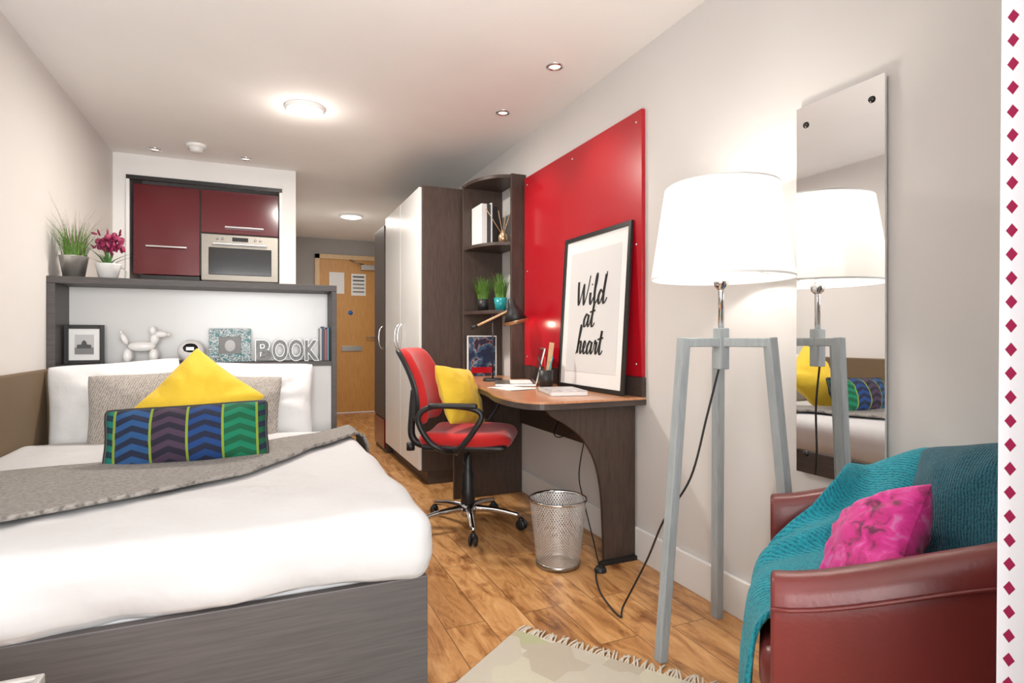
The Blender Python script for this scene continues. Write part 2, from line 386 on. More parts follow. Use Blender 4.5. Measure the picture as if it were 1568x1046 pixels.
def blades(n,c,r,h,spread,seed,w=.0022,xmin=None):
    rnd=random.Random(seed); V=[];F=[]
    for _ in range(n):
        a=rnd.random()*6.28; rr=r*math.sqrt(rnd.random()); hh=h*rnd.uniform(.55,1); sp=spread*rnd.random()*1.2; da=a+rnd.uniform(-.6,.6)
        b0=Vector((c[0]+rr*math.cos(a),c[1]+rr*math.sin(a),c[2])); side=Vector((math.cos(da+1.57),math.sin(da+1.57),0))*w
        o=len(V)
        for k in range(5):
            t=k/4; p=b0+Vector((math.cos(da)*sp*t*t,math.sin(da)*sp*t*t,hh*(t-.12*t*t))); s=side*(1-t*.9)
            for q in (p-s,p+s):
                if xmin is not None: q.x=max(q.x,xmin)
                V.append(q)
        for k in range(4): F.append((o+2*k,o+2*k+1,o+2*k+3,o+2*k+2))
    return V,F

# ---------------- room shell ----------------
XL,XR=-.95,1.57; H=2.30; YB=-.45; YF=7.89
box('floor',(XL-.1,XR+.1),(YB-.1,YF+.1),(-.1,0),m_floor,b=0)
box('ceiling',(XL-.1,XR+.1),(YB-.1,YF+.1),(H,H+.1),m_ceil,b=0)
box('wall_left',(XL-.1,XL),(YB-.1,YF+.1),(0,H),m_wallL,b=0)
box('wall_right',(XR,XR+.1),(YB-.1,YF+.1),(0,H),m_wall,b=0)
e=group('wall_far')
box('left_of_door',(.25,.64),(YF,YF+.1),(0,H),m_wallG,e,0); box('right_of_door',(1.52,XR),(YF,YF+.1),(0,H),m_wallG,e,0); box('above_door',(.64,1.52),(YF,YF+.1),(2.08,H),m_wallG,e,0)
e=group('wall_window')
box('sill_wall',(XL,.75),(YB-.1,YB),(0,.55),m_wall,e,0); box('lintel',(XL,.75),(YB-.1,YB),(2.2,H),m_wall,e,0)
box('left_pier',(XL,-.75),(YB-.1,YB),(.55,2.2),m_wall,e,0)
box('wall_pier',(.78,XR),(YB,.12),(0,H),m_wall,b=0)
e=group('window_1')
for i,(a,b_) in enumerate([((-.75,.75),(.55,.60)),((-.75,.75),(2.15,2.2))]): box('rail_%d'%i,a,(YB-.08,YB-.02),b_,m_trim,e)
for i,x in enumerate((-.75,-.02,.70)): box('stile_%d'%i,(x,x+.05),(YB-.08,YB-.02),(.6,2.15),m_trim,e)
# kitchen block
e=group('wall_kitchen')
box('left_strip',(XL,-.87),(4.80,4.90),(0,H),m_wallW,e,0); box('right_strip',(.15,.25),(4.80,5.45),(0,H),m_wallW,e,0)
box('header',(-.87,.15),(4.80,4.90),(2.15,H),m_wallW,e,0); box('niche_back',(-.87,.15),(5.40,5.45),(0,H),m_wallW,e,0)
box('niche_left',(XL,-.87),(4.90,5.45),(0,H),m_wallW,e,0)
box('wall_corridor',(.15,.25),(5.45,YF),(0,H),m_wallW,b=0)
e=group('trim_niche')
box('top',(-.87,.15),(4.785,4.81),(2.12,2.15),m_blackf,e); box('left',(-.87,-.85),(4.785,4.81),(0,2.12),m_trim,e); box('right',(.13,.15),(4.785,4.81),(0,2.12),m_trim,e)
# skirting
e=group('baseboard_right'); box('board',(1.553,XR),(.12,3.79),(0,.14),m_trim,e,.004)
e=group('baseboard_left'); box('board',(XL,XL+.017),(3.75,4.8),(0,.14),m_trim,e,.004)
e=group('baseboard_corridor'); box('board',(.25,.267),(4.8,YF),(0,.14),m_trim,e,.004)

# ---------------- kitchen ----------------
e=group('kitchen_wall_cabinet')
box('carcass',(-.84,.125),(4.90,5.38),(1.47,2.115),m_dark,e)
box('door_left',(-.84,-.42),(4.865,4.895),(1.46,2.11),m_redk,e); box('door_right',(-.41,.125),(4.865,4.895),(1.79,2.11),m_redk,e)
box('handle_left',(-.76,-.50),(4.835,4.85),(1.655,1.668),m_chrome,e); box('handle_right',(-.25,.02),(4.835,4.85),(1.83,1.843),m_chrome,e)
box('handle_posts',(-.74,-.73),(4.85,4.866),(1.655,1.668),m_chrome,e,0); box('underside_hood',(-.80,-.42),(4.87,5.3),(1.425,1.455),m_black,e)
e=group('built_in_microwave_oven')
box('body',(-.40,.12),(4.90,5.37),(1.43,1.465),m_oven,e)
box('fascia',(-.41,.125),(4.86,4.898),(1.43,1.78),m_oven,e,.004)
box('glass_door',(-.36,.075),(4.852,4.861),(1.475,1.68),m_blackg,e,.003)
box('display',(-.20,-.09),(4.855,4.861),(1.732,1.762),m_blackg,e,.001)
for i in range(4): lathe('knob_%d'%i,[(0,.016),(.008,.016),(.009,0)],m_chrome,e,(-.30+i*.035+(.19 if i>1 else 0),4.861,1.747),16,(R(90),0,0))
box('door_handle',(-.33,.045),(4.825,4.838),(1.70,1.712),m_chrome,e)
for i,x in enumerate((-.31,.025)): box('handle_post_%d'%i,(x,x+.01),(4.836,4.862),(1.70,1.712),m_chrome,e,0)
e=group('kitchen_base_cabinet')
box('carcass',(-.85,.13),(4.86,5.39),(.0,.88),m_dark,e); box('worktop',(-.86,.14),(4.83,5.39),(.88,.92),m_darkh,e)
for i in range(2): box('door_%d'%i,(-.85+.49*i,-.365+.49*i),(4.84,4.86),(.12,.87),m_redk,e)

# ---------------- entrance door ----------------
e=group('door_1')
box('leaf',(.70,1.46),(YF-.03,YF+.02),(.01,2.03),m_door,e)
box('frame_left',(.64,.70),(YF-.05,YF+.05),(0,2.09),m_oak,e); box('frame_right',(1.46,1.52),(YF-.05,YF+.05),(0,2.09),m_oak,e); box('frame_top',(.64,1.52),(YF-.05,YF+.05),(2.03,2.09),m_oak,e)
box('letter_plate',(.98,1.24),(YF-.045,YF-.03),(.82,.89),m_steel,e); box('closer_body',(1.22,1.44),(YF-.09,YF-.03),(1.90,1.97),m_steel,e)
tube('closer_arm',[(1.25,YF-.08,1.975),(1.15,YF-.16,1.98),(1.08,YF-.05,2.03)],.008,m_steel,e,smoothp=False)
box('fire_notice',(.82,1.01),(YF-.035,YF-.03),(1.58,1.86),m_paper,e,0); box('info_sign',(1.10,1.29),(YF-.035,YF-.03),(1.56,1.85),m_paper,e,0)
for i in range(5): box('sign_line_%d'%i,(1.12,1.27),(YF-.037,YF-.035),(1.80-.05*i,1.82-.05*i),m_dgrey if i<2 else m_mgrey,e,0)
lathe('room_disc',[(0,.005),(.03,.005),(.03,0)],mat('blue_disc',(.02,.15,.45),.4),e,(1.09,YF-.03,1.33),20,(R(90),0,0))
tube('lever_handle',[(1.40,YF-.03,1.0),(1.40,YF-.08,1.0),(1.29,YF-.08,1.0)],.009,m_steel,e,smoothp=False)

# ---------------- ceiling fittings ----------------
def dome(name,x,y,r):
    e=group(name,(x,y,H)); lathe('rim',[(r*1.08,0),(r*1.08,-.012),(r*.97,-.02)],m_trim,e); lathe('diffuser',[(r,-.01),(r*.97,-.020),(r*.8,-.026),(r*.4,-.031),(0,-.032)],m_bulb,e)
dome('ceiling_light',.228,3.445,.10); dome('ceiling_light',.88,6.29,.11)
for x,y in [(1.29,2.44),(1.28,3.06),(-.67,4.62),(-.10,4.60)]:
    e=group('recessed_downlight',(x,y,H)); lathe('bezel',[(.042,0),(.042,-.005),(.030,-.008),(.027,-.001)],m_chrome,e); lathe('lens',[(.027,-.002),(0,-.002)],m_spot,e)
e=group('smoke_detector',(-.40,4.41,H)); lathe('base',[(.062,0),(.062,-.012),(.052,-.02)],m_trim,e); lathe('chamber',[(.05,-.02),(.05,-.022),(.04,-.028),(.04,-.034),(.045,-.036),(.03,-.05),(0,-.052)],m_ceramic,e)

# ---------------- bed head shelf ----------------
e=group('headboard_shelf_unit')
y0,y1=3.44,3.68
box('top',(XL,.40),(y0,y1),(1.265,1.30),m_shelf,e); box('left_post',(XL,-.915),(y0,y1),(0,1.265),m_shelf,e); box('right_post',(.372,.40),(y0,y1),(0,1.265),m_shelf,e)
box('back_panel',(-.915,.372),(y1-.02,y1),(0,1.265),m_white,e); box('ledge',(-.915,.372),(y0,y1-.02),(.84,.865),m_shelf,e); box('front_panel',(-.915,.372),(y0+.015,y0+.03),(0,.84),m_panel,e)
box('socket',(-.90,-.87),(y1-.03,y1-.02),(.99,1.06),m_trim,e)

# ---------------- bed ----------------
e=group('bed')
box('side_frame',(.375,.40),(1.49,3.43),(0,.379),m_bed,e,.003); box('foot_frame',(-.94,.40),(1.465,1.49),(0,.379),m_bed,e,.003); box('platform',(-.94,.375),(1.49,3.43),(.20,.33),m_bed,e)
rbox('mattress',(-.94,.385),(1.50,3.43),(.33,.475),.04,(24,30,6),m_linen,e)
def bedw(x,y): return .014*noise.noise(Vector((x*2.2,y*2.2,0)))+.006*noise.noise(Vector((x*6,y*4,3)))+.010*math.exp(-((y-1.7)/.5)**2)
def duv(p):
    x,y,z=p
    if z>.40: z+=bedw(x,y)
    if y<2.0: z+=.004*noise.noise(Vector((x*14,y*5,4)))
    k=max(0,(.54-z))/.16
    if y<1.6: y+=.016*math.sin(x*9+math.sin(x*4)*2)*k+.020*noise.noise(Vector((x*5+z*6,z*4,1)))
    if x>.3: x+=.008*math.sin(y*8+1)*k+.012*noise.noise(Vector((y*5,z*5,9)))
    if z<.39: z+=.006*math.sin(x*7+y*5)
    if y>3.0: z-=.05*min(1,(y-3.0)/.15)*(1 if z>.4 else 0)
    return (x,y,z)
rbox('duvet',(-.945,.415),(1.445,3.17),(.374,.545),.06,(90,100,14),m_linen,e,duv)
near=[(-.94,1.53),(-.556,1.70),(-.25,1.87),(0,2.11),(.2,2.38),(.40,2.66)]
far=[(-.94,2.30),(-.50,2.38),(-.2,2.45),(0,2.55),(.22,2.80),(.40,2.98)]
N=cr([(a,b,0) for a,b in near],8); Fr=cr([(a,b,0) for a,b in far],8)
V=[];F=[]; K=40
for i,(p,q) in enumerate(zip(N,Fr)):
    for k in range(K+1):
        t=k/K; x,y=(p+(q-p)*t).xy
        z=.556+bedw(x,y)
        if y>3.0: z-=.05*min(1,(y-3.0)/.15)
        if t<.04: z+=.004
        if y<1.56: z-=.5*(1.56-y)
        z+=.003*noise.noise(Vector((x*9,y*9,7)))
        V.append((x,y+.008*noise.noise(Vector((x*8,0,t))),z))
n0=len(N); last=(n0-1)*(K+1)
for kk,(dx,dz) in enumerate([(.025,-.015),(.040,-.05),(.042,-.09)]):
    for k in range(K+1):
        b0=V[last+k]; V.append((b0[0]+dx-.0,b0[1],b0[2]+dz))
for i in range(n0-1+3):
    for k in range(K):
        a=i*(K+1)+k; F.append((a,a+K+1,a+K+2,a+1))
o=add('knitted_bed_throw',V,F,m_throw,None,True); s=o.modifiers.new('s','SOLIDIFY'); s.thickness=.012; s.offset=1
box('upholstered_wall_panel',(XL,XL+.03),(1.2,3.43),(.42,.85),m_brownp,b=.008)
pillow('white_pillow',.56,.44,.20,m_pil,(-.63,3.28,.675),0,12,4,.06,seed=1,wr=.009)
pillow('white_pillow',.60,.42,.20,m_pil,(-.03,3.30,.670),0,14,-2,.06,seed=5,wr=.009)
pillow('tweed_cushion',.45,.39,.17,m_greyc,(-.475,3.02,.665),4,22,2,.08,seed=2)
pillow('tweed_cushion',.45,.37,.17,m_greyc,(-.128,3.07,.65),-4,22,-3,.08,seed=3)
pillow('yellow_cushion',.39,.365,.17,m_yel,(-.235,2.66,.722),0,22,50,.09,seed=4,wr=.010)
pillow('chevron_cushion',.535,.22,.14,m_chev,(-.235,2.36,.650),-2,18,2,.06,seed=6,piping=m_black)

# ---------------- shelf decorations ----------------
ZS=.865
e=group('photo_frame',(-.825,3.55,ZS),0)
box('frame_l',(-.085,-.065),(0,.018),(0,.20),m_blackf,e); box('frame_r',(.065,.085),(0,.018),(0,.20),m_blackf,e); box('frame_b',(-.065,.065),(0,.018),(0,.02),m_blackf,e); box('frame_t',(-.065,.065),(0,.018),(.18,.20),m_blackf,e)
box('mount',(-.065,.065),(.008,.014),(.02,.18),m_paper,e,0); box('print_sky',(-.04,.04),(.005,.008),(.05,.15),m_sky,e,0); box('print_ground',(-.04,.04),(.003,.005),(.05,.085),m_mgrey,e,0)
prism('print_building',[(-.03,.08),(.03,.08),(.03,.098),(.012,.1),(.008,.115),(0,.122),(-.008,.115),(-.012,.1),(-.03,.098)],.001,.003,m_dgrey,e,0,'y')
box('strut',(-.01,.01),(.018,.06),(0,.01),m_blackf,e,0)
g=[]
g.append(ell((0,0,.085),(.066,.028,.029)))
for x in (-.055,.050):
    for y in (-.02,.02): g.append(ell((x+(-.005 if x<0 else .007),y,.036),(.023,.021,.038)))
g.append(ell((.058,0,.122),(.022,.022,.032))); g.append(ell((.085,0,.150),(.037,.021,.020))); g.append(ell((.125,0,.147),(.009,.009,.009),8,6))
g.append(ell((.052,-.016,.170),(.017,.014,.024))); g.append(ell((.052,.016,.170),(.017,.014,.024))); g.append(ell((-.078,0,.125),(.016,.016,.032),M=Matrix.Rotation(-.4,3,'Y')))
g.append(ell((-.092,0,.16),(.009,.009,.010),8,6))
V,F=merge(g); add('balloon_dog_figurine',V,F,m_ceramic,None,True,(-.575,3.55,ZS+.003))
e=group('ball_clock',(-.346,3.55,ZS)); V,F=ell((0,0,.062),(.066,.058,.062),24,16); add('shell',V,F,m_ceramic,e,True)
V,F=ell((0,-.014,.072),(.05,.048,.040),20,12); add('face',V,F,m_blackg,e,True); V,F=ell((0,0,.012),(.06,.05,.012),24,8); add('foot',V,F,m_steel,e,True)
box('digits',(-.018,.018),(-.0645,-.060),(.068,.084),mat('digits',(.8,.9,1),.5,es=.6),e,0)
e=group('patterned_photo_frame',(-.157,3.54,ZS))
for nm,x,z in [('l',(-.105,-.055),(0,.185)),('r',(.055,.105),(0,.185)),('b',(-.055,.055),(0,.045)),('t',(-.055,.055),(.14,.185))]: box('side_'+nm,x,(0,.016),z,m_patt,e)
box('print',(-.055,.055),(.006,.012),(.045,.14),m_mgrey,e,0); V,F=ell((0,.005,.09),(.028,.002,.033),16,8); add('portrait',V,F,m_sky,e,True); box('strut',(-.01,.01),(.016,.06),(0,.01),m_patt,e,0)
e=group('book_letters',(0,3.53,ZS))
fx=-.03
def letter(ch,off,ext):
    cu=bpy.data.curves.new('t','FONT'); cu.body=ch; cu.size=.158; cu.extrude=ext; cu.offset=off; cu.bevel_depth=.001
    ob=bpy.data.objects.new('tmp',cu); sc.collection.objects.link(ob)
    dg=bpy.context.evaluated_depsgraph_get(); me=bpy.data.meshes.new_from_object(ob.evaluated_get(dg)); bpy.data.objects.remove(ob)
    return me
for i,ch in enumerate('BOOK'):
    me=letter(ch,.0075,.012)
    xs=[v.co.x for v in me.vertices]; mn,mx_=min(xs),max(xs); ymin=min(v.co.y for v in me.vertices); kx=.085/(mx_-mn)
    me2=letter(ch,.0030,.012)
    for mm,mt,dy,nm in ((me,m_lrim,0,'shell'),(me2,m_letter,-.0025,'face')):
        for v in mm.vertices: v.co.x=(v.co.x-mn)*kx; v.co.y-=ymin
        mm.materials.clear(); mm.materials.append(mt)
        o2=bpy.data.objects.new('letter_%d_%s'%(i+1,nm),mm); sc.collection.objects.link(o2); o2.rotation_euler=(R(90),0,0); o2.location=(fx+i*.0865,dy,0); o2.parent=e
e=group('row_of_books',(.318,3.55,ZS))
cols=[(.6,.6,.58),(.05,.08,.15),(.45,.1,.05),(.1,.25,.35)]; xx=0
for i,c in enumerate(cols):
    w=[.010,.014,.012,.013][i]; h=[.19,.2,.185,.195][i]; box('book_%d'%i,(xx,xx+w),(0,.10),(0,h),mat('book%d'%i,c,.5),e,.001); xx+=w+.0008
e=group('potted_grass',(-.862,3.53,1.301)); lathe('bucket',[(0,0),(.045,0),(.062,.105),(.065,.107),(.06,.105),(.055,.09),(0,.088)],m_zinc,e)
V,F=blades(230,(0,0,.085),.05,.22,.12,1,xmin=-.082); add('grass',V,F,m_green,e)
V,F=blades(60,(0,0,.085),.04,.34,.18,2,.0016,xmin=-.082); add('stalks',V,F,mat('dry_stalk',(.26,.17,.15),.8),e)
e=group('potted_orchid',(-.722,3.55,1.301)); lathe('pot',[(0,0),(.04,0),(.058,.075),(.06,.078),(.055,.075),(.05,.065),(0,.063)],m_ceramic,e)
V,F=blades(14,(0,0,.06),.02,.11,.10,5,.010); add('leaves',V,F,m_greend,e)
tube('stem',[(0,0,.06),(-.015,0,.14),(.0,-.005,.2),(.03,-.01,.23)],.002,m_greend,e)
g=[]; rnd=random.Random(3)
for i in range(60):
    c=(.010+rnd.gauss(0,.036),rnd.gauss(0,.024),.188+rnd.gauss(0,.028)); M3=Euler((rnd.random()*3,rnd.random()*3,rnd.random()*3)).to_matrix(); g.append(ell(c,(.019,.015,.004),8,5,M3))
V,F=merge(g); add('blossoms',V,F,m_mag,e,True)
tube('hoop',[(.055,0,.06),(.078,0,.05),(.075,0,.01),(.045,0,.003)],.002,m_steel,e)

# ---------------- wardrobe & tall unit ----------------
e=group('wardrobe')
box('carcass',(1.00,XR-.004),(3.80,4.97),(.09,2.03),m_dark,e); box('plinth',(1.04,XR-.02),(3.81,4.96),(0,.09),m_dark,e)
box('door_near',(.98,.999),(3.815,4.375),(.10,2.02),m_white,e); box('door_far',(.98,.999),(4.385,4.955),(.10,2.02),m_white,e)
for i,y in enumerate((4.33,4.43)): tube('handle_%d'%i,[(.98,y,.90),(.955,y,.93),(.945,y,1.0),(.955,y,1.07),(.98,y,1.10)],.006,m_chrome,e)
e=group('tall_storage_unit'); box('body',(.99,XR-.004),(4.985,5.45),(.0,1.98),m_dark,e); box('door',(.975,.989),(4.99,5.445),(.30,1.97),m_dark,e); box('drawer',(.975,.989),(4.99,5.445),(.04,.29),m_redk,e)
tube('handle',[(.975,5.05,.9),(.95,5.05,.93),(.94,5.05,1.0),(.95,5.05,1.07),(.975,5.05,1.1)],.006,m_chrome,e)

# ---------------- desk ----------------
ZD=.735
e=group('study_desk')
front=cr([(1.14,2.10,0),(1.05,2.12,0),(.998,2.20,0),(.985,2.33,0),(1.0,2.5,0),(1.05,2.72,0),(1.08,2.95,0),(1.085,3.2,0)],5)
poly=[(1.568,2.10)]+[(p.x,p.y) for p in front]+[(1.085,3.785),(1.568,3.785)]
prism('top',poly,ZD-.010,ZD,m_desk,e,.001); prism('top_core',[(x+.0008,y) for x,y in poly],ZD-.034,ZD-.010,m_darkh,e,0)
s=cr([(1.10,.70,0),(1.13,.665,0),(1.20,.625,0),(1.28,.56,0),(1.345,.45,0),(1.375,.32,0),(1.385,.18,0),(1.39,.02,0)],5)
prism('end_panel',[(1.552,.70)]+[(p.x,p.y) for p in s]+[(1.39,.0),(1.552,0)],2.16,2.182,m_dark,e,.001,'y')
prism('foot',[(1.36,0),(1.55,0),(1.55,.02),(1.36,.02)],2.14,2.159,m_black,e,.002,'y')
box('far_panel',(1.09,1.552),(3.39,3.41),(0,.70),m_dark,e); box('upstand',(1.55,1.568),(2.10,3.35),(ZD,.822),m_darkh,e); box('modesty_panel',(1.535,1.552),(2.183,3.39),(.45,.70),m_dark,e)
e=group('red_pinboard'); box('panel',(1.55,1.569),(2.107,3.35),(.824,2.02),m_redb,e,.003)
for i,(y,z) in enumerate([(2.15,1.97),(2.73,1.97),(3.31,1.97),(2.15,.88),(3.31,.88),(2.15,1.42),(3.31,1.42)]): lathe('screw_%d'%i,[(0,.003),(.005,.003),(.006,0)],m_chrome,e,(1.55,y,z),12,(0,R(-90),0))
e=group('corner_bookshelf')
def shelfpoly(): 
    c=cr([(1.475,3.385,0),(1.39,3.43,0),(1.32,3.53,0),(1.285,3.65,0),(1.278,3.758,0)],5); return [(1.566,3.385)]+[(p.x,p.y) for p in c]+[(1.566,3.758)]
box('side_panel',(1.465,1.567),(3.362,3.384),(ZD+.001,2.05),m_dark,e); box('back_board',(1.275,1.567),(3.76,3.785),(ZD+.001,2.05),m_dark,e)
for i,z in enumerate((1.155,1.595,2.028)): prism('shelf_%d'%i,shelfpoly(),z,z+.022,m_dark,e,.002)
e=group('magazine_files',(1.335,3.56,1.618))
box('file_white',(0,.04),(0,.19),(0,.27),m_paper,e); box('file_dark',(.043,.065),(0,.19),(0,.27),m_dgrey,e); box('file_white_2',(.068,.078),(0,.19),(0,.28),m_paper,e); box('file_dark_2',(.080,.115),(0,.19),(0,.255),m_black,e)
e=group('reed_diffuser',(1.455,3.48,1.618)); lathe('bottle',[(0,0),(.03,0),(.03,.05),(.013,.07),(.013,.09),(0,.09)],m_brass,e,seg=20)
for i,(a,b_) in enumerate([(-.12,.0),(.03,.02),(.05,-.02),(-.02,.03)]): tube('reed_%d'%i,[(0,0,.05),(a,b_,.22)],.002,m_lightw,e,6,2,False)
e=group('potted_grass',(1.375,3.63,1.178)); lathe('pot',[(0,0),(.035,0),(.042,.08),(.038,.08),(0,.07)],m_black,e,seg=20); V,F=blades(240,(0,0,.06),.035,.20,.07,8,.003); add('grass',V,F,m_green,e)
e=group('potted_grass',(1.455,3.52,1.178)); lathe('pot',[(0,0),(.035,0),(.045,.085),(.04,.085),(0,.075)],m_teal,e,seg=20); V,F=blades(240,(0,0,.06),.035,.22,.06,9,.003); add('grass',V,F,m_green,e)
e=group('framed_magazine_print',(1.30,3.72,ZD+.001)); box('cover',(0,.20),(0,.012),(0,.27),m_mag_cover,e,.001); box('border_top',(-.006,.206),(-.003,.014),(.27,.278),m_paper,e,0); box('border_left',(-.006,0),(-.003,.014),(0,.27),m_paper,e,0); box('border_right',(.2,.206),(-.003,.014),(0,.27),m_paper,e,0); box('title',(.02,.18),(-.002,0),(.02,.06),m_redb,e,0)

# desk lamp
e=group('desk_lamp',(1.30,3.27,ZD+.001))
lathe('base',[(0,.016),(.055,.016),(.06,.008),(.06,0)],m_black,e); tube('stem',[(0,0,.01),(0,0,.40)],.005,m_black,e,8,2,False)
tube('arm',[(-.10,.045,.33),(.10,-.05,.435)],.007,m_lightw,e,8,2,False); tube('counterweight',[(-.12,.054,.32),(-.085,.038,.338)],.012,m_black,e,10,2,False)
lathe('shade',[(.012,.13),(.02,.125),(.028,.08),(.048,.045),(.078,-.02),(.075,-.02),(.045,.04),(.02,.08),(0,.09)],m_black,e,(.125,-.06,.375),28,(0,R(-14),0))
lathe('shade_rim',[(.079,-.002),(.080,-.022),(.077,-.022)],m_brass,e,(.125,-.06,.375),28,(0,R(-14),0))
V,F=ell((.125,-.06,.39),(.022,.022,.028)); add('bulb',V,F,m_bulb,e,True)
# laptop & stationery
e=group('laptop',(1.42,2.93,ZD+.001),-22); box('base',(-.225,0),(-.15,.15),(0,.014),m_steel,e,.003); box('keyboard',(-.14,-.02),(-.13,.13),(.014,.016),m_paper,e,0)
box('screen_lid',(-.004,.004),(-.15,.15),(0,.20),m_steel,e,.002,loc=(-.002,0,.012),rot=(0,R(14),0)); box('display',(-.0055,-.004),(-.14,.14),(.012,.19),m_blackg,e,0,loc=(-.002,0,.012),rot=(0,R(14),0))
e=group('paper_sheets',(1.13,2.62,ZD+.001),10); box('sheet_1',(0,.15),(0,.21),(0,.002),m_paper,e,0); box('sheet_2',(.01,.16),(-.02,.19),(.0022,.004),m_paper,e,0,rot=(0,0,R(6)))
e=group('spiral_notebook',(1.20,2.30,ZD+.001),-12); box('pages',(0,.17),(0,.24),(0,.018),m_paper,e,.001); box('cover',(-.002,.172),(-.002,.242),(.018,.021),mat('notebook_cover',(.55,.53,.53),.4,var=.3,vscale=30),e,.001)
for i in range(14): tube('coil_%d'%i,[(-.006,.012+i*.0165,.004),(-.008,.012+i*.0165,.014),(.004,.012+i*.0165,.024)],.0012,m_steel,e,5,3)
e=group('pencil_cup',(1.365,2.68,ZD+.001)); lathe('cup',[(0,0),(.035,0),(.037,.095),(.034,.095),(.033,.005),(0,.005)],m_black,e,seg=24)
for i,(a,b_,mm) in enumerate([(.02,.01,m_yel),(-.02,.02,m_black),(.01,-.03,m_teal),(-.01,-.01,m_redf)]): tube('pen_%d'%i,[(0,0,.01),(a*1.5,b_*1.5,.165)],.004,mm,e,6,2,False)
box('wooden_ruler',(-.014,.014),(-.004,-.001),(.02,.24),m_lightw,e,.001,rot=(0,R(8),0))

# framed poster
pe=group('framed_poster',(0,0,0)); W2,H2=.31,.80
pe.location=(1.488,2.475,ZD+.001); pe.rotation_euler=(0,R(3.6),0)
for nm,y,z in [('l',(W2-.022,W2),(0,H2)),('r',(-W2,-W2+.022),(0,H2)),('b',(-W2+.022,W2-.022),(0,.022)),('t',(-W2+.022,W2-.022),(H2-.022,H2))]: box('frame_'+nm,(-.002,.012),y,z,m_blackf,pe)
box('mat_board',(.006,.010),(-W2+.02,W2-.02),(.02,H2-.02),m_paper,pe,0); box('print',(.004,.006),(-W2+.075,W2-.075),(.09,H2-.09),mat('print_paper',(.70,.70,.70),.3),pe,0)
Wl=[[(0,2),(.12,1.0),(.35,0),(.7,1.0),(.92,1.7),(1.0,.8),(1.2,0),(1.6,1.1),(1.85,2.4)],[(2.1,.95),(2.12,.3),(2.3,0),(2.6,.5)],[(2.25,1.55),(2.3,1.68)],[(2.6,.4),(2.95,1.6),(3.02,2.4),(2.85,2.2),(2.75,1.0),(2.85,.1),(3.1,.1),(3.3,.4)],
 [(4.0,.8),(3.7,1.05),(3.42,.6),(3.47,.1),(3.7,0),(4.0,.6),(4.25,1.6),(4.38,2.5)],[(4.3,2.3),(4.12,.8),(4.17,.1),(4.4,0),(4.7,.4)]]
la=[[(.8,.9),(.5,1.08),(.15,.6),(.2,.05),(.5,.1),(.8,.8)],[(.88,1.05),(.78,.3),(.92,0),(1.2,.3)]]
lt=[[(0,.3),(.35,1.4),(.45,2),(.28,.8),(.32,.1),(.55,0),(.8,.3)],[(-.15,1.25),(.75,1.4)]]
def sh(L,dx): return [[(x+dx,y) for x,y in s] for s in L]
at=la+sh(lt,1.15)
heart=[[(0,-.1),(.4,1.2),(.65,2.3),(.5,2.5),(.35,1.5),(.2,0)],[(.22,.3),(.5,1.0),(.75,.95),(.7,.3),(.85,0),(1.1,.3)],[(1.1,.3),(1.45,.55),(1.6,.9),(1.4,1.08),(1.2,.6),(1.35,.05),(1.6,.05),(1.85,.4)]]+sh(la,1.75)+[[(2.95,.3),(3.12,1.15),(3.18,.9),(3.4,.95),(3.32,.3),(3.45,0),(3.7,.3)]]+sh(lt,3.65)
def word(L,cx,cy,s,slant=.12):
    geos=[]; xs=[p[0] for q in L for p in q]; mid=(min(xs)+max(xs))/2
    for st in L:
        P=cr([(x,y,0) for x,y in st],8); V=[];F=[]
        for i,p in enumerate(P):
            t=(P[min(i+1,len(P)-1)]-P[max(i-1,0)]); t.normalize(); nrm=Vector((-t.y,t.x,0)); w=.08+.10*max(0,-t.y)
            for q in (p+nrm*w,p-nrm*w):
                u=(q.x-mid+q.y*slant)*s+cx; v=q.y*s+cy; V.append((.003,-u,v))
        for i in range(len(P)-1): F.append((2*i,2*i+1,2*i+3,2*i+2))
        geos.append((V,F))
    return geos
V,F=merge(word(Wl,-.01,.435,.060,.1)+word(at,-.02,.322,.056,.1)+word(heart,-.01,.185,.056,.1))
add('lettering',V,F,m_inkb,pe)

# ---------------- wall mirror ----------------
e=group('wall_mirror'); box('glass',(1.552,1.560),(1.024,1.305),(.58,1.72),m_mirror,e,0); box('backing',(1.560,1.569),(1.03,1.30),(.59,1.71),m_steel,e,0)
for i,(y,z) in enumerate([(1.27,1.66),(1.06,1.66),(1.27,.64),(1.06,.64)]): lathe('fixing_%d'%i,[(0,.006),(.008,.005),(.010,0)],m_blackg,e,(1.552,y,z),16,(0,R(-90),0))

# ---------------- floor lamp ----------------
cx,cy=1.335,1.402
e=group('tripod_floor_lamp'); m=m_greyw
feet=[(1.133,1.444),(1.495,1.590),(1.445,1.195)]
for i,(fx_,fy_) in enumerate(feet):
    tx,ty=cx+(fx_-cx)*.62,cy+(fy_-cy)*.62; beam('leg_%d'%(i+1),(fx_,fy_,.0),(tx,ty,1.0),.031,m,e); beam('arm_%d'%(i+1),(cx,cy,.985),(tx,ty,.985),.028,m,e)
beam('hub',(cx,cy,.90),(cx,cy,1.03),.036,m,e)
tube('rod',[(cx,cy,1.02),(cx,cy,1.26)],.009,m_chrome,e,12,2,False); lathe('neck',[(.009,0),(.02,.01),(.024,.03),(.02,.04),(.012,.045)],m_chrome,e,(cx,cy,1.15),20)
lathe('shade',[(.216,1.185),(.172,1.475)],m_shade,e,(cx,cy,0),48)
lathe('rim_bottom',[(.2165,1.184),(.2165,1.190),(.2145,1.190),(.2145,1.184),(.2165,1.184)],m_trim,e,(cx,cy,0),48); lathe('rim_top',[(.1730,1.470),(.1725,1.476),(.1705,1.476)],m_trim,e,(cx,cy,0),48)
V,F=ell((cx,cy,1.29),(.03,.03,.045)); add('bulb',V,F,m_bulb,e,True)
